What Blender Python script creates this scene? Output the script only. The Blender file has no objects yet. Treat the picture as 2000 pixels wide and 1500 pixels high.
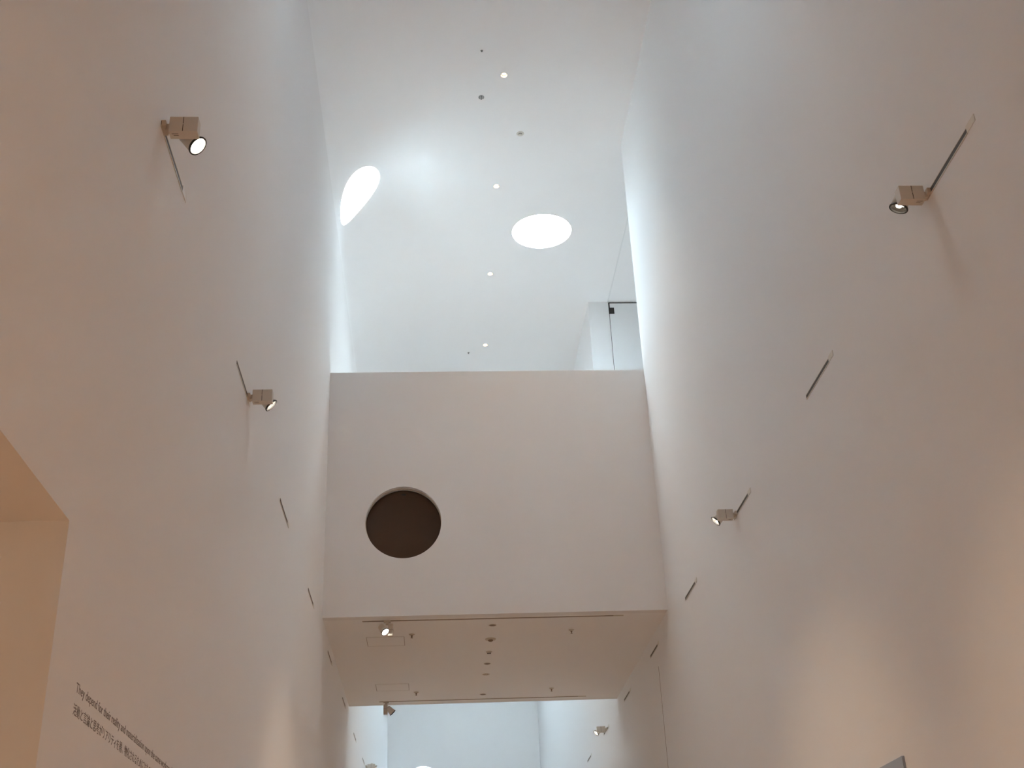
import bpy, bmesh, math, random
from mathutils import Vector, Matrix

# ------------------------------------------------------------------ camera, world, exposure
S = bpy.context.scene
C = S.collection
yaw, pitch, roll = 0.0737, 0.4748, -0.0448
cam_d = bpy.data.cameras.new('camera')
cam = bpy.data.objects.new('camera', cam_d); C.objects.link(cam)
fwd = Vector((math.sin(yaw) * math.cos(pitch), math.cos(yaw) * math.cos(pitch), math.sin(pitch)))
rt = Vector((math.cos(yaw), -math.sin(yaw), 0)); up = rt.cross(fwd)
r2 = rt * math.cos(roll) + up * math.sin(roll); u2 = -rt * math.sin(roll) + up * math.cos(roll)
M3 = Matrix((r2, u2, -fwd)).transposed()
cam.matrix_world = Matrix.Translation((0, 0, 1.6)) @ M3.to_4x4()
cam_d.sensor_width = 36; cam_d.lens = 2353.2 / 2000 * 36
cam_d.clip_start = 0.05; cam_d.clip_end = 300
S.camera = cam
S.view_settings.view_transform = 'Standard'; S.view_settings.look = 'None'
S.view_settings.gamma = 1; S.view_settings.use_curve_mapping = False
S.view_settings.exposure = 0.0

SKY = 92.0            # bright overcast sky above the roof lights
P_SPOT, P_DOWN, P_EXTRA, P_FLOOR, P_PASS = 0.95, 1.7, 0.18, 1.15, 0.42   # lamp groups: wall spotlights, ceiling downlights, added fill behind the camera and in the passage
W = bpy.data.worlds.new('overcast_sky'); S.world = W; W.use_nodes = True
bg = W.node_tree.nodes['Background']
bg.inputs[0].default_value = (0.765, 0.95, 1.10, 1); bg.inputs[1].default_value = SKY
try:
    S.cycles.max_bounces = 16; S.cycles.diffuse_bounces = 12; S.cycles.glossy_bounces = 4
    S.cycles.sample_clamp_indirect = 0
except Exception: pass

# ------------------------------------------------------------------ the place, in metres
XL, XR = -1.6174, 3.3826          # the two long walls
XR2 = 3.825                       # back of the right wall
ZC, ZB, ZT, ZD = 15.09, 6.617, 10.58, 9.5   # ceiling, bridge soffit, parapet top, bridge deck
YB, YR = 16.97, 22.70             # bridge front and back
YO = 22.33                        # far end of the opening in the right wall
YE, YN = 40.8, -4.0               # end wall, wall behind the camera
RC = 1.5                          # radius of the coved left edge of the ceiling
ZKL, ZKR = 6.404, 6.386           # light tracks

# ------------------------------------------------------------------ materials
def mat(name, col, rough=0.6, metal=0.0, emit=None, estr=0.0, noise=None, bump=0.0, spec=0.5, nscale=8.0):
    m = bpy.data.materials.new(name); m.use_nodes = True
    nt = m.node_tree; b = nt.nodes['Principled BSDF']
    b.inputs['Base Color'].default_value = (*col, 1); b.inputs['Roughness'].default_value = rough
    b.inputs['Metallic'].default_value = metal; b.inputs['Specular IOR Level'].default_value = spec
    if emit:
        b.inputs['Emission Color'].default_value = (*emit, 1); b.inputs['Emission Strength'].default_value = estr
    if noise is not None or bump:
        tc = nt.nodes.new('ShaderNodeTexCoord'); nz = nt.nodes.new('ShaderNodeTexNoise')
        nz.inputs['Scale'].default_value = nscale; nz.inputs['Detail'].default_value = 4
        nt.links.new(tc.outputs['Object'], nz.inputs['Vector'])
        if noise is not None:
            mx = nt.nodes.new('ShaderNodeMix'); mx.data_type = 'RGBA'
            mx.inputs['A'].default_value = (*col, 1); mx.inputs['B'].default_value = (*[c * noise for c in col], 1)
            nt.links.new(nz.outputs['Fac'], mx.inputs['Factor']); nt.links.new(mx.outputs['Result'], b.inputs['Base Color'])
        if bump:
            bp = nt.nodes.new('ShaderNodeBump'); bp.inputs['Strength'].default_value = bump; bp.inputs['Distance'].default_value = 0.002
            nt.links.new(nz.outputs['Fac'], bp.inputs['Height']); nt.links.new(bp.outputs['Normal'], b.inputs['Normal'])
    return m
PAINT = mat('white_wall_paint', (0.81, 0.806, 0.80), 0.85, noise=0.985, spec=0.2, nscale=1.2)
CEIL = mat('white_ceiling_paint', (0.86, 0.86, 0.857), 0.9, noise=0.99, spec=0.15, nscale=1.2)
WOOD = mat('oak_floor', (0.50, 0.36, 0.24), 0.45)
def wood_planks(m):
    nt = m.node_tree; b = nt.nodes['Principled BSDF']
    tc = nt.nodes.new('ShaderNodeTexCoord'); mp = nt.nodes.new('ShaderNodeMapping'); mp.inputs['Rotation'].default_value = (0, 0, math.pi / 2)
    br = nt.nodes.new('ShaderNodeTexBrick'); br.inputs['Scale'].default_value = 1
    br.inputs['Brick Width'].default_value = 1.4; br.inputs['Row Height'].default_value = 0.12; br.inputs['Mortar Size'].default_value = 0.002
    br.inputs['Color1'].default_value = (0.60, 0.39, 0.25, 1); br.inputs['Color2'].default_value = (0.52, 0.335, 0.21, 1); br.inputs['Mortar'].default_value = (0.15, 0.1, 0.06, 1)
    nt.links.new(tc.outputs['Object'], mp.inputs['Vector']); nt.links.new(mp.outputs['Vector'], br.inputs['Vector'])
    nt.links.new(br.outputs['Color'], b.inputs['Base Color'])
wood_planks(WOOD)
DECK = mat('pale_deck', (0.88, 0.88, 0.875), 0.6, noise=0.95)
CREAM = mat('cream_powder_coat', (0.62, 0.58, 0.52), 0.45, noise=0.97)
CREAM_D = mat('cream_plastic', (0.56, 0.50, 0.42), 0.5, noise=0.97)
SEAM = mat('dark_seam', (0.05, 0.035, 0.025), 0.7, noise=0.9)
BLACK = mat('black_rim', (0.02, 0.018, 0.016), 0.4, noise=0.9)
SLOT = mat('dark_track_channel', (0.035, 0.025, 0.018), 0.5, noise=0.9)
SLOT2 = mat('brown_track_channel', (0.13, 0.085, 0.05), 0.5, noise=0.9)
REFL = mat('silver_reflector', (0.75, 0.74, 0.72), 0.25, 0.9, noise=0.98)
LED = mat('warm_led', (1, 0.9, 0.75), 0.4, emit=(1.0, 0.90, 0.76), estr=40, noise=0.99)
REFL_D = mat('silver_reflector_shaded', (0.10, 0.09, 0.08), 0.3, 0.6, noise=0.95)  # darker copy of the silver reflector, shade put into its colour
LED_D = mat('warm_led_off_axis', (1, 0.9, 0.75), 0.4, emit=(1.0, 0.90, 0.76), estr=6, noise=0.99)  # same lens with its off-axis dimming put into the glow
LEDC = mat('amber_downlight_led', (1, 0.8, 0.6), 0.4, emit=(1.0, 0.72, 0.48), estr=24, noise=0.99)
DIML = mat('white_reflector_cone', (0.85, 0.78, 0.70), 0.4, noise=0.98)
GLASSD = mat('dark_glass', (0.075, 0.042, 0.024), 0.35, noise=0.9, spec=0.3)
LETTER = mat('grey_vinyl_lettering', (0.20, 0.175, 0.165), 0.6, noise=0.95)
PANEL = mat('grey_panel', (0.38, 0.44, 0.52), 0.7, noise=0.97)
GREYM = mat('grey_grille', (0.20, 0.21, 0.21), 0.5, noise=0.9)
WHITEP = mat('white_plastic', (0.70, 0.68, 0.62), 0.5, noise=0.97)
DOORW = mat('white_door', (0.78, 0.785, 0.78), 0.5, noise=0.985)
TRIMS = mat('dark_brown_metal', (0.23, 0.16, 0.11), 0.5, 0.3, noise=0.9)  # plain dark brown for joints, baffles, nozzles and sensor caps
def pane_mat(name='clear_glass', tint=(0.95, 0.97, 0.97)):
    m = bpy.data.materials.new(name); m.use_nodes = True; nt = m.node_tree
    for n in list(nt.nodes): nt.nodes.remove(n)
    o = nt.nodes.new('ShaderNodeOutputMaterial'); mx = nt.nodes.new('ShaderNodeMixShader')
    t = nt.nodes.new('ShaderNodeBsdfTransparent'); g = nt.nodes.new('ShaderNodeBsdfGlossy'); g.inputs['Roughness'].default_value = 0.03
    t.inputs[0].default_value = (*tint, 1); mx.inputs[0].default_value = 0.06
    nt.links.new(t.outputs[0], mx.inputs[1]); nt.links.new(g.outputs[0], mx.inputs[2]); nt.links.new(mx.outputs[0], o.inputs[0])
    return m
PANE = pane_mat()
PANE_T = pane_mat('sky_dimming_glass', (0.37, 0.38, 0.39))  # tint added to cut the sky light through the end window

# ------------------------------------------------------------------ helpers
def mesh_obj(name, bm, m, parent=None, smooth=False, recalc=True):
    if recalc: bmesh.ops.recalc_face_normals(bm, faces=bm.faces)
    me = bpy.data.meshes.new(name); bm.to_mesh(me); bm.free()
    for mm in (m if isinstance(m, (list, tuple)) else [m]): me.materials.append(mm)
    if smooth:
        for p in me.polygons: p.use_smooth = True
    o = bpy.data.objects.new(name, me); C.objects.link(o)
    if parent: o.parent = parent
    return o
def struct(name, bm, m, smooth=False, recalc=True, parent=None):
    o = mesh_obj(name, bm, m, parent, smooth, recalc)
    if parent is None: o['kind'] = 'structure'
    return o
def thing(name, label, cat, loc=(0, 0, 0), group=None, rot=None):
    o = bpy.data.objects.new(name, None); C.objects.link(o); o.empty_display_size = 0.05
    o.location = loc
    if rot is not None: o.rotation_euler = rot
    o['label'] = label; o['category'] = cat
    if group: o['group'] = group
    return o
def tag(o, label, cat, group=None):
    o['label'] = label; o['category'] = cat
    if group: o['group'] = group
    return o
def box(bm, x0, x1, y0, y1, z0, z1, bevel=0.0):
    vs = [bm.verts.new((x, y, z)) for z in (z0, z1) for y in (y0, y1) for x in (x0, x1)]
    fs = [bm.faces.new([vs[i] for i in f]) for f in ((0, 2, 3, 1), (4, 5, 7, 6), (0, 1, 5, 4), (2, 6, 7, 3), (0, 4, 6, 2), (1, 3, 7, 5))]
    if bevel:
        es = list({e for f in fs for e in f.edges})
        bmesh.ops.bevel(bm, geom=es, offset=bevel, segments=2, affect='EDGES', profile=0.6)
    return fs
def B(*a, bevel=0.0):
    bm = bmesh.new(); box(bm, *a, bevel=bevel); return bm
def frame_of(d):
    d = Vector(d).normalized()
    a = Vector((0, 0, 1)) if abs(d.z) < 0.9 else Vector((0, 1, 0))
    x = a.cross(d).normalized(); y = d.cross(x)
    return Matrix((x, y, d)).transposed()
def lathe(bm, prof, c=(0, 0, 0), d=(0, 0, 1), seg=32, cap0=False, cap1=False):
    """prof = [(radius, distance along axis), ...]"""
    F = frame_of(d); c = Vector(c); rings = []
    for r, h in prof:
        rings.append([bm.verts.new(c + F @ Vector((r * math.cos(2 * math.pi * k / seg), r * math.sin(2 * math.pi * k / seg), h))) for k in range(seg)])
    for a, b in zip(rings, rings[1:]):
        for k in range(seg): bm.faces.new((a[k], a[(k + 1) % seg], b[(k + 1) % seg], b[k]))
    if cap0: bm.faces.new(rings[0][::-1])
    if cap1: bm.faces.new(rings[-1])
    return rings
def plate_with_holes(bm, outer, holes, fn):
    """flat sheet in (u,v) with round holes (cu,cv,r,seg), mapped by fn"""
    edges = []; lv = []
    def loop(pts):
        vs = [bm.verts.new((p[0], p[1], 0)) for p in pts]
        for a, b in zip(vs, vs[1:] + vs[:1]): edges.append(bm.edges.new((a, b)))
        lv.append(vs)
    loop(outer)
    for cu, cv, r, seg in holes:
        loop([(cu + r * math.cos(2 * math.pi * k / seg), cv + r * math.sin(2 * math.pi * k / seg)) for k in range(seg)])
    bmesh.ops.triangle_fill(bm, use_beauty=True, use_dissolve=False, edges=edges)
    for vs in lv:
        for v in vs: v.co = Vector(fn(v.co.x, v.co.y))

# ------------------------------------------------------------------ floors
bm = bmesh.new(); box(bm, XL - 0.4, XR2, YN - 0.3, YE + 0.3, -0.2, 0.0); box(bm, -6.4, XL - 0.4, 1.9, 5.55, -0.2, 0.0)
struct('floor', bm, WOOD)

# ------------------------------------------------------------------ left wall: passage opening low down, cove on top
OPY0, OPY1, OPZ = 2.3, 5.128, 3.585
bm = bmesh.new()
T = 0.4
box(bm, XL - T, XL, YN, OPY0, 0, ZC - RC)
box(bm, XL - T, XL, OPY0, OPY1, OPZ, ZC - RC)
box(bm, XL - T, XL, OPY1, YE, 0, ZC - RC)
struct('wall_left', bm, PAINT)
bm = bmesh.new()
box(bm, -6.2, XL - T, OPY1, OPY1 + 0.2, 0, OPZ); box(bm, -6.2, XL - T, OPY0 - 0.2, OPY0, 0, OPZ); box(bm, -6.4, -6.2, OPY0 - 0.2, OPY1 + 0.2, 0, OPZ)
struct('wall_passage', bm, PAINT)
struct('ceiling_passage', B(-6.4, XL - T, OPY0 - 0.2, OPY1 + 0.2, OPZ, OPZ + 0.2), CEIL)

# ------------------------------------------------------------------ right wall with the opening beside the bridge deck
bm = bmesh.new()
box(bm, XR, XR2, YN, YB, 0, ZC)
box(bm, XR, XR2, YB, YO, 0, ZD)
box(bm, XR, XR2, YO, YE, 0, ZC)
struct('wall_right', bm, PAINT)
struct('floor_side_corridor', B(XR2, 7.0, 14.5, YO, ZD - 0.2, ZD), mat('dark_absorbing_floor', (0.16, 0.16, 0.165), 0.9, noise=0.8, nscale=60))  # unseen floor, made dark to soak up light in the corridor
bm = bmesh.new()
box(bm, 7.0, 7.2, 14.3, YO + 0.3, ZD - 0.2, ZC); box(bm, XR2, 7.0, 14.3, 14.5, ZD - 0.2, ZC)
box(bm, XR2, 7.0, YO + 0.05, YO + 0.3, ZD - 0.2, ZC)
struct('wall_side_corridor', bm, PAINT)

# near and end walls
struct('wall_near', B(XL - T, XR2, YN - 0.3, YN, 0, ZC), PAINT)
HX, HZ, HR = -0.462, 8.052, 0.567
def wall_plate(y0, y1, x0, x1, z0, z1):
    bm = bmesh.new()
    for y in (y0, y1):
        plate_with_holes(bm, [(x0, z0), (x1, z0), (x1, z1), (x0, z1)], [(HX, HZ, HR, 96)], lambda u, v, y=y: (u, y, v))
    lathe(bm, [(HR, 0), (HR, y1 - y0)], (HX, y0, HZ), (0, 1, 0), 96)
    vs = {}
    for (x, z), (xx, zz) in (((x0, z0), (x1, z0)), ((x1, z0), (x1, z1)), ((x1, z1), (x0, z1)), ((x0, z1), (x0, z0))):
        a = [bm.verts.new(p) for p in ((x, y0, z), (xx, y0, zz), (xx, y1, zz), (x, y1, z))]; bm.faces.new(a)
    bmesh.ops.remove_doubles(bm, verts=bm.verts, dist=1e-4)
    return bm
struct('wall_end', wall_plate(YE, YE + 0.3, XL - T, XR2, 0, ZC), PAINT)

# ------------------------------------------------------------------ ceiling: flat sheet, coved left edge, roof-light wells
SKR = (2.170, 19.640, 0.583)                       # round roof light in the flat ceiling
DOWN = [(1.215, y, 0.054) for y in (15.157, 18.162, 21.172, 24.204)]
UNSEEN_SKR = [(1.0, 8.8, 0.41), (2.17, 28.5, 0.56), (2.17, 34.5, 0.56)]     # out of sight: first added to brighten near walls, others presumed over far bay
HOLE_T = math.radians(54.5)                        # how far round the cove the left roof lights sit, from vertical
HOLES_L = [(17.545, 0.578), (31.0, 0.53), (35.5, 0.50)]
ACX, ACZ = XL + RC, ZC - RC
bm = bmesh.new()
holes = [(*SKR, 96)] + [(*h, 96) for h in UNSEEN_SKR] + [(*d, 32) for d in DOWN]
plate_with_holes(bm, [(XL + RC, YN - 0.3), (XR2, YN - 0.3), (XR2, YE + 0.3), (XL + RC, YE + 0.3)], holes, lambda u, v: (u, v, ZC))
def cove_pt(t, y): return (ACX - RC * math.sin(t), y, ACZ + RC * math.cos(t))   # t = 0 at the flat ceiling, pi/2 at the wall
cove_faces = []
def cove_grid(y0, y1, ny=1, nt=96):
    g = [[bm.verts.new(cove_pt(math.pi / 2 * i / nt, y0 + (y1 - y0) * j / ny)) for i in range(nt + 1)] for j in range(ny + 1)]
    for j in range(ny):
        for i in range(nt): cove_faces.append(bm.faces.new((g[j][i], g[j][i + 1], g[j + 1][i + 1], g[j + 1][i])))
def cove_hole(yc, r, half=0.75, nt=96):
    # patch of the cove around a round hole whose axis is radial
    ring_n = 14; T1 = math.pi / 2
    outer = []
    n1 = nt; n2 = 32
    for i in range(n1): outer.append((T1 * i / n1, yc - half))
    for i in range(n2): outer.append((T1, yc - half + 2 * half * i / n2))
    for i in range(n1): outer.append((T1 * (1 - i / n1), yc + half))
    for i in range(n2): outer.append((0, yc + half - 2 * half * i / n2))
    inner = []
    for t, y in outer:
        a = math.atan2(y - yc, (t - HOLE_T) * RC)
        inner.append((HOLE_T + math.asin(r * math.cos(a) / RC), yc + r * math.sin(a)))
    rings = []
    for k in range(ring_n + 1):
        f = k / ring_n
        rings.append([bm.verts.new(cove_pt(i[0] + (o[0] - i[0]) * f, i[1] + (o[1] - i[1]) * f)) for i, o in zip(inner, outer)])
    n = len(outer)
    for a, b in zip(rings, rings[1:]):
        for k in range(n): cove_faces.append(bm.faces.new((a[k], a[(k + 1) % n], b[(k + 1) % n], b[k])))
    return [v.co.copy() for v in rings[0]]
ys = YN - 0.3; inner_loops = []
for yc, hr in HOLES_L:
    cove_grid(ys, yc - 0.75, max(1, int((yc - 0.75 - ys) / 2)))
    inner_loops.append(cove_hole(yc, hr)); ys = yc + 0.75
cove_grid(ys, YE + 0.3, 4)
bmesh.ops.recalc_face_normals(bm, faces=bm.faces)
for f in cove_faces: f.smooth = True
struct('ceiling', bm, CEIL, recalc=False)
struct('ceiling_side_corridor', B(XR2, 7.2, 14.3, YO + 0.3, ZC, ZC + 0.1), CEIL)
struct('trim_1', B(XR2 - 0.022, XR2 + 0.004, YB - 0.0, YO, ZC - 0.012, ZC + 0.02), DOORW)

def portal(loc, d, r):
    l = bpy.data.lights.new('sky_portal', 'AREA'); l.shape = 'SQUARE'; l.size = 2 * r * 1.02; l.cycles.is_portal = True
    o = bpy.data.objects.new('sky_portal', l); C.objects.link(o)
    o.matrix_world = Matrix.Translation(loc) @ frame_of(-Vector(d)).to_4x4() @ Matrix.Rotation(math.pi, 4, 'X')
    # area lights shine along their local -Z
wn = [0]
def roof_window(make_well, c, d, r, WELL=0.45):
    wn[0] += 1
    o = struct('window_%d' % wn[0], make_well(), PAINT, smooth=True)
    b = bmesh.new(); lathe(b, [(r + 0.02, 0), (r + 0.02, 0.03)], Vector(c) + Vector(d) * WELL, d, 64, True, True)
    mesh_obj('pane', b, PANE, o)
    b = bmesh.new(); lathe(b, [(r + 0.001, 0), (r + 0.09, 0), (r + 0.09, 0.08), (r + 0.001, 0.08), (r + 0.001, 0)], Vector(c) + Vector(d) * (WELL - 0.03), d, 64)
    mesh_obj('frame', b, DOORW, o)
    portal(Vector(c) + Vector(d) * (WELL + 0.15), d, r)
for (x, y, r) in [SKR] + UNSEEN_SKR:
    def mk(x=x, y=y, r=r):
        b = bmesh.new(); lathe(b, [(r, 0), (r, 0.45)], (x, y, ZC), (0, 0, 1), 96); return b
    roof_window(mk, (x, y, ZC), (0, 0, 1), r)
dl = Vector((-math.sin(HOLE_T), 0, math.cos(HOLE_T)))
for (yc, hr), loop in zip(HOLES_L, inner_loops):
    top = Vector((ACX, yc, ACZ)) + dl * (RC + 1.65)
    def mk(loop=loop, top=top):
        b = bmesh.new(); lo = [b.verts.new(p) for p in loop]
        hi = [b.verts.new(p + dl * ((top - p).dot(dl))) for p in loop]
        n = len(lo)
        for k in range(n): b.faces.new((lo[k], lo[(k + 1) % n], hi[(k + 1) % n], hi[k]))
        return b
    roof_window(mk, Vector((ACX, yc, ACZ)) + dl * RC, dl, hr, 1.65)
# glazed round window in the end wall
wn[0] += 1
b = bmesh.new(); lathe(b, [(HR, 0.03), (HR - 0.03, 0.03), (HR - 0.03, 0.09), (HR, 0.09)], (HX, YE + 0.12, HZ), (0, 1, 0), 64)
o = struct('window_%d' % wn[0], b, DOORW)
b = bmesh.new(); lathe(b, [(HR - 0.031, 0), (HR - 0.031, 0.012)], (HX, YE + 0.17, HZ), (0, 1, 0), 64, True, True); mesh_obj('pane', b, PANE_T, o)

# ------------------------------------------------------------------ the bridge
struct('wall_bridge', wall_plate(YB, YB + 0.15, XL, XR, ZB, ZT), PAINT)
bm = bmesh.new()
box(bm, XL, XR, YR - 0.15, YR, ZB, ZT)
struct('wall_bridge_back', bm, PAINT)
struct('ceiling_bridge', B(XL, XR, YB + 0.15, YR - 0.15, ZB, ZB + 0.2), CEIL)
struct('floor_bridge', B(XL, XR, YB + 0.15, YR - 0.15, ZD - 0.2, ZD), DECK)
wn[0] += 1
b = bmesh.new(); lathe(b, [(HR - 0.001, 0), (HR - 0.009, 0), (HR - 0.009, 0.02), (HR - 0.001, 0.02)], (HX, YB + 0.065, HZ), (0, 1, 0), 96)
o = struct('window_%d' % wn[0], b, CREAM_D)
b = bmesh.new(); lathe(b, [(HR - 0.001, 0), (HR - 0.001, 0.012)], (HX, YB + 0.165, HZ), (0, 1, 0), 96, True, True); mesh_obj('pane', b, GLASSD, o)
b = bmesh.new(); box(b, HX - 0.035, HX + 0.035, YB + 0.150, YB + 0.167, HZ + HR - 0.075, HZ + HR - 0.055, bevel=0.004); mesh_obj('latch', b, BLACK, o)

# jib-door joint in the right wall under the bridge
b = bmesh.new(); box(b, XR - 0.003, XR + 0.01, 18.13, 18.14, 0, 6.08); struct('trim_2', b, TRIMS)

# ------------------------------------------------------------------ white door at the end of the side corridor
b = B(XR2 + 0.012, 4.95, YO + 0.0, YO + 0.045, ZD + 0.01, ZC - 0.035, bevel=0.002)
door = struct('door_1', b, DOORW)
b = bmesh.new()
box(b, XR2 + 0.002, XR2 + 0.014, YO + 0.02, YO + 0.05, ZD, ZC); box(b, XR2 + 0.002, 4.95, YO + 0.02, YO + 0.05, ZC - 0.035, ZC)
mesh_obj('shadow_gap', b, BLACK, door)
b = bmesh.new(); box(b, XR2 + 0.014, XR2 + 0.115, YO - 0.008, YO + 0.05, ZC - 0.30, ZC - 0.145, bevel=0.003)
box(b, XR2 - 0.004, XR2 + 0.026, YO - 0.008, YO + 0.03, ZC - 0.30, ZC - 0.03, bevel=0.003); mesh_obj('hinge', b, BLACK, door)

# ------------------------------------------------------------------ light tracks
def wall_track(side, y0, length, zc, label, group, far_cap):
    """side +1: left wall (faces +x), -1: right wall"""
    x = XL if side > 0 else XR
    t = thing('light_track', label, 'light track', (x, y0, zc), group)
    b = bmesh.new()
    def bx(bm_, o0, o1, ya, yb, za, zb, bevel=0.0):
        a, c = sorted((side * o0, side * o1)); box(bm_, a, c, ya, yb, za, zb, bevel)
    cap = 0.125
    ya, yb = (0.0, length - cap) if far_cap else (cap, length)
    bx(b, 0, 0.004, ya, yb, -0.026, -0.015); bx(b, 0, 0.004, ya, yb, 0.015, 0.019)
    mesh_obj('flange', b, CREAM_D, t)
    b = bmesh.new(); bx(b, 0, 0.0025, ya, yb, -0.015, 0.015); mesh_obj('channel', b, SLOT, t)
    b = bmesh.new()
    ca, cb = (length - cap, length) if far_cap else (0, cap)
    bx(b, 0, 0.006, ca, cb, -0.022, 0.03, 0.002); mesh_obj('end_feed', b, WHITEP, t)
    return t
RANK = ['nearest one', 'second from the camera', 'third from the camera', 'fourth from the camera', 'fifth from the camera',
        'sixth from the camera', 'seventh from the camera', 'farthest in view']
PER = 3.0446
NOTE_L = {0: 'carrying a spotlight at its near end', 1: 'carrying a spotlight at its far end', 2: 'empty, left of the round dark window',
          3: 'empty, just before the bridge', 4: 'empty, first one under the bridge', 5: 'empty, second one under the bridge',
          6: 'empty, first one past the bridge', 7: 'spotlight cut by bottom edge'}
NOTE_R = {0: 'carrying a spotlight at its far end', 1: 'empty, longest empty one', 2: 'carrying a spotlight at its far end',
          3: 'empty, just before the bridge', 4: 'empty, first one under the bridge', 5: 'empty, second one under the bridge',
          6: 'with spotlight past the bridge', 7: 'empty, beyond the last spotlight'}
for k in range(8):
    wall_track(1, 5.8305 + PER * k, 0.79, ZKL + (0.07 if k == 7 else 0), 'slim dark track on left wall, %s, %s' % (RANK[k].replace(' from the camera', '').replace(' the camera', ''), NOTE_L[k]), 'light tracks along the left wall', True)
    wall_track(-1, 5.7334 + PER * k, 0.835, ZKR, 'slim dark track on right wall, %s, %s' % (RANK[k].replace(' from the camera', '').replace(' the camera', ''), NOTE_R[k]), 'light tracks along the right wall', False)
def soffit_track(y, x0, x1, label):
    t = thing('light_track', label, 'light track', (x0, y, ZB), 'tracks under the bridge')
    L = x1 - x0; cap = 0.15
    b = bmesh.new(); box(b, 0, L - cap, -0.026, -0.016, -0.004, 0); box(b, 0, L - cap, 0.016, 0.026, -0.004, 0); mesh_obj('flange', b, CREAM_D, t)
    b = bmesh.new(); box(b, 0, L - cap, -0.016, 0.016, -0.0025, 0); mesh_obj('channel', b, SLOT2, t)
    b = bmesh.new(); box(b, L - cap, L, -0.022, 0.022, -0.006, 0, 0.002); mesh_obj('end_feed', b, CREAM_D, t)
soffit_track(17.20, -1.06, 2.76, 'long thin brown track across front edge of the bridge underside')
soffit_track(22.39, -1.045, 2.77, 'long thin brown track across back edge of the bridge underside')

# ------------------------------------------------------------------ spotlights
def spot_head(parent, c, d, scale=1.0, dim=False, power=None, angle=55):
    """c = centre of the rim, d = where it shines; coordinates local to parent"""
    c = Vector(c); d = Vector(d).normalized(); s = scale
    b = bmesh.new()
    lathe(b, [(0.0005, -0.135 * s), (0.036 * s, -0.135 * s), (0.043 * s, -0.131 * s), (0.047 * s, -0.120 * s), (0.053 * s, -0.060 * s), (0.0605 * s, 0.0), (0.0575 * s, 0.0), (0.056 * s, -0.006 * s)], c, d, 40)
    head = mesh_obj('lamp_head', b, CREAM, parent, smooth=True)
    b = bmesh.new(); lathe(b, [(0.0600 * s, -0.010 * s), (0.0645 * s, -0.004), (0.0655 * s, 0.003 * s), (0.0640 * s, 0.006 * s), (0.0555 * s, 0.006 * s), (0.0545 * s, -0.006 * s)], c, d, 40)
    mesh_obj('rim', b, BLACK, head)
    b = bmesh.new(); lathe(b, [(0.0550 * s, -0.004 * s), (0.050 * s, -0.02 * s), (0.042 * s, -0.034 * s), (0.001, -0.038 * s)], c, d, 40)
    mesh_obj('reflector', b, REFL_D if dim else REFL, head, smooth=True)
    F = frame_of(d)
    b = bmesh.new()
    for a in (90, 210, 330):
        q = c + F @ Vector((0.0235 * s * math.cos(math.radians(a)), 0.0235 * s * math.sin(math.radians(a)), 0))
        k_ = 1.0 if dim else 1.2
        lathe(b, [(0.001, -0.020 * s), (0.012 * s * k_, -0.020 * s), (0.019 * s * k_, -0.024 * s), (0.0205 * s * k_, -0.034 * s)], q, d, 20)
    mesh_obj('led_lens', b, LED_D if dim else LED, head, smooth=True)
    if power:
        l = bpy.data.lights.new('spotlight_beam', 'SPOT'); l.energy = power * P_SPOT; l.color = (1.0, 0.72, 0.485)
        l.spot_size = math.radians(angle); l.spot_blend = 0.9; l.shadow_soft_size = 0.045
        lo = bpy.data.objects.new('spotlight_beam', l); C.objects.link(lo); lo.parent = parent
        lo.matrix_local = Matrix.Translation(c + d * 0.02) @ frame_of(-d).to_4x4()
    return head
def wall_spot(side, y, zc, rim, d, label, power, angle=55, group='spotlights on the wall tracks', dzb=0.0, dim=False):
    x = XL if side > 0 else XR
    t = thing('track_spotlight', label, 'spotlight', (x, y, zc), group)
    def bx(bm_, o0, o1, ya, yb, za, zb, bevel=0.0):
        a, c = sorted((side * o0, side * o1)); box(bm_, a, c, ya, yb, za, zb, bevel)
    b = bmesh.new(); bx(b, 0.003, 0.028, -0.05, 0.05, -0.02, 0.02, 0.003); bx(b, 0.02, 0.05, -0.022, 0.022, -0.04 + dzb, 0.004 + dzb, 0.004)
    mesh_obj('track_adapter', b, CREAM_D, t)
    b = bmesh.new(); bx(b, 0.045, 0.2165, -0.0375, 0.0375, -0.066 + dzb, 0.046 + dzb, 0.003)
    body = mesh_obj('driver_box', b, CREAM, t)
    b = bmesh.new(); bx(b, 0.1265, 0.1305, -0.0385, 0.0, -0.064 + dzb, -0.012 + dzb); bx(b, 0.1265, 0.1305, -0.0385, 0.0, -0.006 + dzb, 0.044 + dzb); mesh_obj('seam', b, SEAM, body)
    b = bmesh.new(); bx(b, 0.06, 0.10, -0.015, -0.012, -0.0668 + dzb, -0.0655 + dzb); bx(b, 0.07, 0.10, 0.0, 0.003, -0.0668 + dzb, -0.0655 + dzb); mesh_obj('rating_mark', b, SEAM, body)
    rimc = Vector(rim) - Vector((x, y, zc)); dv = Vector(d).normalized()
    # knuckle between box and head
    pivot = rimc - dv * 0.075
    b = bmesh.new(); lathe(b, [(0.016, 0), (0.016, pivot.y - 0.036)], (pivot.x, 0.036, pivot.z), (0, 1, 0), 20, True, True)
    mesh_obj('knuckle', b, CREAM_D, t)
    spot_head(t, rimc, dv, 1.0, dim=dim, power=power, angle=angle)
    return t
wall_spot(1, 5.88, ZKL, (-1.427, 6.0, 6.363), (0.686, -0.04, -0.726), 'cream spotlight on left wall, lamp face glowing white, largest and nearest', 260, dzb=0.01)
wall_spot(1, 9.52, ZKL, (-1.426, 9.63, 6.397 - 0.02), (0.709, 0.114, -0.696), 'cream spotlight on left wall aimed right, smaller second one from camera', 260, dzb=0.012)
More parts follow.
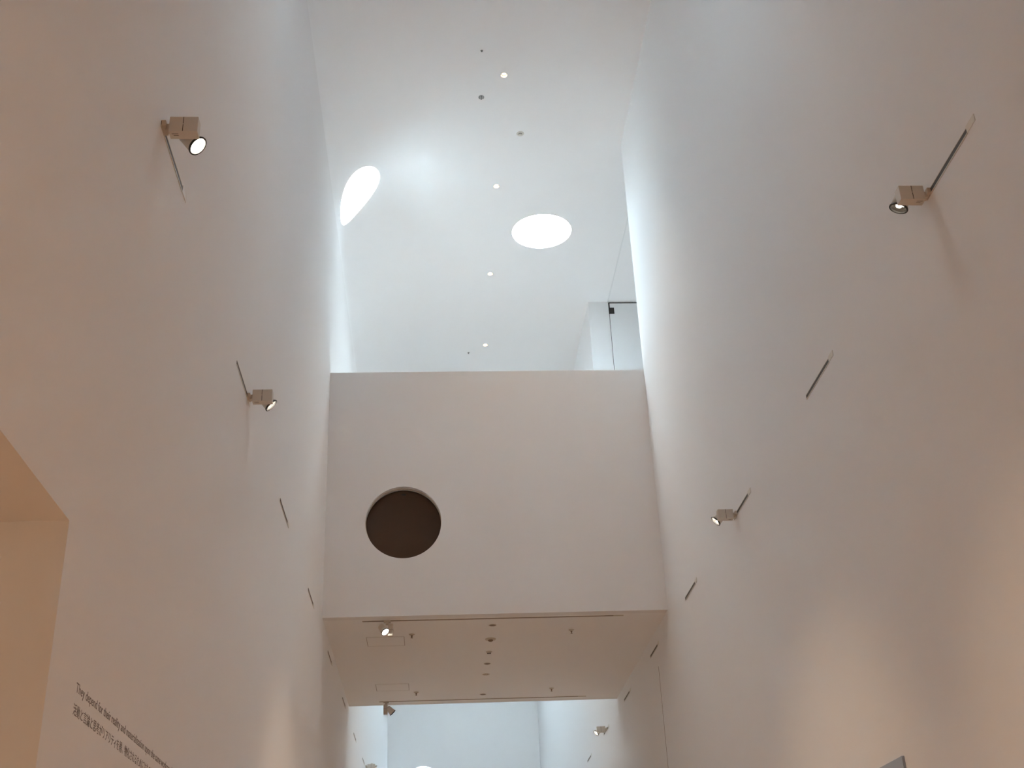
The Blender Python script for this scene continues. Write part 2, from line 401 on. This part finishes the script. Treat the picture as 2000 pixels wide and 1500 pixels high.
wall_spot(-1, 6.535, ZKR, (3.205, 6.645, 6.370 - 0.02), (-0.386, 0.176, -0.906), 'cream spotlight on right wall tilted down, dark rim and two bright LEDs', 260, dim=True)
wall_spot(-1, 12.53, ZKR, (3.163, 12.63, 6.342), (-0.737, 0.085, -0.671), 'cream spotlight on right wall, middle distance, aimed left with narrow bright face', 220)
wall_spot(-1, 24.30, ZKR, (3.165, 24.40, 6.327), (-0.737, -0.189, -0.648), 'tiny spotlight on bright right wall beyond the bridge', 200)
wall_spot(1, 28.30, 6.50, (-1.400, 28.40, 6.48), (0.793, -0.06, -0.606), 'tiny spotlight on bright left wall beyond the bridge, cut by bottom edge', 200)
def hung_spot(x, y, boxx, rim, d, label, power):
    t = thing('track_spotlight', label, 'spotlight', (x, y, ZB), 'spotlights under the bridge')
    b = bmesh.new(); box(b, -0.05, 0.05, -0.018, 0.018, -0.03, -0.002, 0.003); box(b, -0.022, 0.022, -0.02, 0.02, -0.06, -0.028, 0.003)
    mesh_obj('track_adapter', b, CREAM_D, t)
    b = bmesh.new(); box(b, boxx - 0.037, boxx + 0.037, -0.045, 0.045, -0.232, -0.055, 0.003); body = mesh_obj('driver_box', b, CREAM, t)
    b = bmesh.new(); box(b, boxx - 0.038, boxx + 0.038, -0.046, 0.046, -0.142, -0.139); mesh_obj('seam', b, SEAM, body)
    rimc = Vector(rim) - Vector((x, y, ZB)); dv = Vector(d).normalized(); piv = rimc - dv * 0.07
    s = 1 if piv.x > boxx else -1
    b = bmesh.new(); lathe(b, [(0.016, 0), (0.016, max(0.01, abs(piv.x - boxx) - 0.035))], (boxx + s * 0.036, piv.y, piv.z), (s, 0, 0), 20, True, True); mesh_obj('knuckle', b, CREAM_D, t)
    spot_head(t, rimc, dv, 1.0, power=power, angle=44)
hung_spot(-0.70, 17.20, 0.05, (-0.723, 17.10, 6.425), (0.521, -0.388, -0.76), 'cream spotlight hanging from front bridge track, round white face lit', 1050)
hung_spot(-0.92, 22.39, -0.01, (-0.80, 22.40, 6.415), (0.684, 0.319, -0.656), 'cream spotlight hanging from back bridge track, turned away against bright wall', 1050)

# ------------------------------------------------------------------ small fittings on the high ceiling
def downlight_beam(x, y):
    l = bpy.data.lights.new('downlight_beam', 'SPOT'); l.energy = 300 * P_DOWN; l.color = (1.0, 0.735, 0.51)
    l.spot_size = math.radians(78); l.spot_blend = 1.0; l.shadow_soft_size = 0.008
    lo = bpy.data.objects.new('downlight_beam', l); C.objects.link(lo); lo.location = (x, y, ZC + 0.028)
for y in (-2.85, 0.15, 3.15, 6.15, 9.15, 12.155): downlight_beam(1.215, y)     # row presumed to go on out of view; beams added to brighten near walls
for k, (x, y, r) in enumerate(DOWN):
    t = thing('recessed_downlight', 'small glowing round downlight in high ceiling, %s' % ['nearest of the row of four', 'second, left of the round roof light', 'third of the row, below the roof lights', 'farthest of the row, just above the bridge parapet'][k],
              'downlight', (x, y, ZC), 'downlights in the high ceiling')
    b = bmesh.new(); lathe(b, [(r - 0.001, 0.004), (r - 0.001, -0.003), (r + 0.006, -0.003), (r + 0.007, 0.0)], (0, 0, 0), (0, 0, 1), 32); mesh_obj('trim_ring', b, WHITEP, t)
    b = bmesh.new(); lathe(b, [(r, 0.0), (r * 0.96, 0.012), (r * 0.80, 0.034), (r * 0.76, 0.040)], (0, 0, 0), (0, 0, 1), 32); mesh_obj('reflector', b, DIML, t, smooth=True)
    b = bmesh.new(); lathe(b, [(r * 0.80, 0.036), (r * 0.60, 0.029), (r * 0.60, 0.05)], (0, 0, 0), (0, 0, 1), 32, False, True); mesh_obj('baffle', b, TRIMS, t)
    b = bmesh.new(); lathe(b, [(0.001, 0.030), (r * 0.59, 0.031), (r * 0.59, 0.045)], (0, 0, 0), (0, 0, 1), 32, False, True); mesh_obj('led', b, LEDC, t)
    downlight_beam(x, y)
def sprinkler(x, y, z, label, s=1.0, group=None, dark=False):
    t = thing('sprinkler', label, 'sprinkler', (x, y, z), group)
    b = bmesh.new(); lathe(b, [(0.001, 0), (0.047 * s, 0), (0.044 * s, -0.005), (0.018 * s, -0.012), (0.018 * s, -0.02), (0.001, -0.02)], (0, 0, 0), (0, 0, 1), 24); mesh_obj('cover_plate', b, GREYM if dark else CREAM_D, t, smooth=True)
    b = bmesh.new(); lathe(b, [(0.014 * s, -0.018 * s), (0.014 * s, -0.034 * s), (0.008 * s, -0.04 * s), (0.006 * s, -0.052 * s), (0.018 * s, -0.056 * s), (0.018 * s, -0.059 * s), (0.001, -0.06 * s)], (0, 0, 0), (0, 0, 1), 16); mesh_obj('nozzle', b, BLACK if dark else TRIMS, t)
sprinkler(0.834, 14.591, ZC, 'tiny dark sprinkler dot in high ceiling, nearest and topmost fitting', 0.45, 'sprinklers in the high ceiling', True)
sprinkler(0.833, 24.564, ZC, 'tiny dark sprinkler dot in high ceiling, just above bridge parapet', 0.45, 'sprinklers in the high ceiling', True)
t = thing('ceiling_speaker', 'small grey round speaker with dark centre bar in high ceiling', 'speaker', (0.860, 15.697, ZC))
b = bmesh.new(); lathe(b, [(0.001, -0.004), (0.03, -0.005), (0.044, -0.006), (0.05, -0.004), (0.05, 0)], (0, 0, 0), (0, 0, 1), 32); mesh_obj('grille', b, mat('pale_grey_grille', (0.5, 0.52, 0.52), 0.5, noise=0.9), t)
b = bmesh.new(); box(b, -0.009, 0.009, -0.047, 0.047, -0.014, -0.004, 0.002); mesh_obj('bar', b, GREYM, t)
b = bmesh.new()
b.free()
for s in (-1, 1): mesh_obj('slot', B(s * 0.032 - 0.005, s * 0.032 + 0.005, -0.03, 0.03, -0.009, -0.005, bevel=0.001), GREYM, t)
t = thing('smoke_detector', 'cream round smoke detector in high ceiling, above and right of the downlights', 'smoke detector', (1.568, 16.639, ZC))
b = bmesh.new(); lathe(b, [(0.001, -0.012), (0.04, -0.012), (0.062, -0.008), (0.066, 0)], (0, 0, 0), (0, 0, 1), 32); mesh_obj('base', b, WHITEP, t, smooth=True)
b = bmesh.new(); lathe(b, [(0.036, -0.010), (0.034, -0.028), (0.026, -0.034), (0.001, -0.036)], (0, 0, 0), (0, 0, 1), 24); mesh_obj('sensor_cap', b, WHITEP, t, smooth=True)
b = bmesh.new()
lathe(b, [(0.0362, -0.015), (0.0370, -0.018), (0.0362, -0.021)], (0, 0, 0), (0, 0, 1), 24)
mesh_obj('vent', b, GREYM, t)

# ------------------------------------------------------------------ small fittings on the bridge underside
for k, y in enumerate((17.554, 19.813, 22.019)):
    t = thing('recessed_downlight', 'unlit dark round downlight under the bridge, %s' % ['first in the row, by the front track', 'fourth in the row, at mid depth', 'last in the row, by the back track'][k], 'downlight', (0.845, y, ZB), 'unlit downlights under the bridge')
    b = bmesh.new(); lathe(b, [(0.047, -0.001), (0.047, -0.005), (0.058, -0.004), (0.059, 0)], (0, 0, 0), (0, 0, 1), 32); mesh_obj('trim_ring', b, CREAM_D, t)
    b = bmesh.new(); lathe(b, [(0.0475, -0.002), (0.001, -0.0015)], (0, 0, 0), (0, 0, 1), 32); mesh_obj('lens', b, TRIMS, t)
t = thing('smoke_detector', 'domed smoke detector under the bridge, second in the centre row', 'smoke detector', (0.843, 18.313, ZB))
b = bmesh.new(); lathe(b, [(0.001, -0.018), (0.05, -0.018), (0.078, -0.012), (0.086, 0)], (0, 0, 0), (0, 0, 1), 32); mesh_obj('base', b, CREAM_D, t, smooth=True)
b = bmesh.new(); lathe(b, [(0.040, -0.017), (0.038, -0.030), (0.024, -0.040), (0.001, -0.042)], (0, 0, 0), (0, 0, 1), 24); mesh_obj('sensor_cap', b, TRIMS, t, smooth=True)
t = thing('motion_sensor', 'small sensor with three dark eyes under the bridge, third in centre row', 'sensor', (0.847, 19.069, ZB))
b = bmesh.new(); lathe(b, [(0.001, -0.022), (0.034, -0.022), (0.036, -0.008), (0.048, -0.006), (0.049, 0)], (0, 0, 0), (0, 0, 1), 28); mesh_obj('base', b, CREAM_D, t)
for a in (-1, 0, 1):
    b = bmesh.new(); lathe(b, [(0.0085, -0.015), (0.0085, -0.036), (0.001, -0.037)], (a * 0.021, -0.012, 0), (0, 0, 1), 12); mesh_obj('eye', b, SEAM, t)
t = thing('ceiling_speaker', 'pale patchy round speaker grille under the bridge, fifth in centre row', 'speaker', (0.847, 20.539, ZB))
b = bmesh.new(); lathe(b, [(0.001, -0.006), (0.055, -0.006), (0.063, -0.004), (0.064, 0)], (0, 0, 0), (0, 0, 1), 32); mesh_obj('grille', b, CREAM_D, t)
b = bmesh.new()
for a in (20, 75, 130, 200, 260, 320):
    q = (0.036 * math.cos(math.radians(a)), 0.036 * math.sin(math.radians(a)))
    lathe(b, [(0.001, -0.008), (0.009, -0.0075), (0.009, -0.006)], (q[0], q[1], 0), (0, 0, 1), 12)
mesh_obj('slot', b, TRIMS, t)
for (x, y, n) in ((-0.36, 17.946, 'front left, right of the lit spotlight'), (2.058, 17.908, 'front right'), (-0.358, 21.714, 'back left, by the hatch'), (2.066, 21.686, 'back right')):
    sprinkler(x, y, ZB, 'small brass sprinkler under the bridge, %s' % n, 0.95, 'sprinklers under the bridge')
for (y0, y1, n) in ((18.054, 18.562, 'front one beneath the lit spotlight'), (21.051, 21.548, 'back one near the back track')):
    t = thing('access_hatch', 'square hatch outline in bridge underside, %s' % n, 'hatch', (-0.765, (y0 + y1) / 2, ZB), 'hatches under the bridge')
    hx, hy = 0.285, (y1 - y0) / 2
    b = bmesh.new(); box(b, -hx + 0.006, hx - 0.006, -hy + 0.006, hy - 0.006, -0.002, 0, 0.0005); mesh_obj('panel', b, CEIL, t)
    b = bmesh.new()
    for s in (-1, 1):
        box(b, s * hx - 0.003, s * hx + 0.003, -hy, hy, -0.0012, 0); box(b, -hx, hx, s * hy - 0.003, s * hy + 0.003, -0.0012, 0)
    mesh_obj('joint', b, TRIMS, t)

# ------------------------------------------------------------------ wall lettering and panel
def lettering(body, y, z, size, length, label):
    cu = bpy.data.curves.new('text', 'FONT'); cu.body = body; cu.size = size; cu.extrude = 0.0004; cu.resolution_u = 4
    o = bpy.data.objects.new('text', cu); C.objects.link(o)
    bpy.context.view_layer.update()
    dg = bpy.context.evaluated_depsgraph_get(); me = bpy.data.meshes.new_from_object(o.evaluated_get(dg))
    w = max(v.co.x for v in me.vertices) - min(v.co.x for v in me.vertices); C.objects.unlink(o); bpy.data.objects.remove(o)
    k = length / w
    x0 = min(v.co.x for v in me.vertices)
    for v in me.vertices:
        u, h, e = (v.co.x - x0) * k, v.co.y, v.co.z
        v.co = (e + 0.0006, u, h)
    me.materials.clear(); me.materials.append(LETTER)
    o = bpy.data.objects.new('wall_lettering', me); C.objects.link(o); o.location = (XL, y, z)
    tag(o, label, 'lettering', 'quotation on the left wall'); return o
E_LINE = 'They depend for their reality and materialization upon the same workmanship'
J_LINE = '活動と言論と思考がリアリティを得、物化されるためにはものが必要である'
lettering(E_LINE, 5.543, 2.926, 0.062, 1.921 * 1.17, 'upper line of grey lettering on left wall, English sentence starting They')
lettering(J_LINE, 5.538, 2.828, 0.057, 0.0575 * len(J_LINE), 'lower line of grey lettering on left wall, Japanese sentence')
b = bmesh.new(); box(b, XR - 0.02, XR, 8.84, 10.1, 1.2, 3.087, bevel=0.002)
o = mesh_obj('wall_panel', b, PANEL); tag(o, 'plain blue-grey panel mounted low on right wall, only its top corner in view', 'panel')

# ------------------------------------------------------------------ unseen fill spots behind the camera, added to brighten the near walls and floor
def extra_spot(x, y, z, d, power, angle=70):
    l = bpy.data.lights.new('fill_lamp', 'SPOT'); l.energy = power; l.color = (1.0, 0.72, 0.485)
    l.spot_size = math.radians(angle); l.spot_blend = 0.9; l.shadow_soft_size = 0.06
    o = bpy.data.objects.new('fill_lamp', l); C.objects.link(o)
    o.matrix_world = Matrix.Translation((x, y, z)) @ frame_of(-Vector(d)).to_4x4()
for y in (-3.4, -2.0, -0.6, 0.8):
    extra_spot(XL + 0.2, y, 6.35, (0.75, 0, -0.5), 260 * P_EXTRA, 90)
    extra_spot(XR - 0.2, y, 6.35, (-0.75, 0, -0.5), 260 * P_EXTRA, 90)
for x in (0.3, 1.5):
    for y, dy in ((-3.0, 0.0), (-1.5, 0.3), (0.0, 0.6)):
        extra_spot(x, y, 6.35, (0, dy, -1), 400 * P_FLOOR, 60)
l = bpy.data.lights.new('passage_fill', 'POINT'); l.energy = 40 * P_PASS; l.color = (1, 0.73, 0.48); l.shadow_soft_size = 0.08  # unseen light added to warm the side passage, no fitting
o = bpy.data.objects.new('passage_fill', l); C.objects.link(o); o.location = (-4.6, 3.6, 3.2)
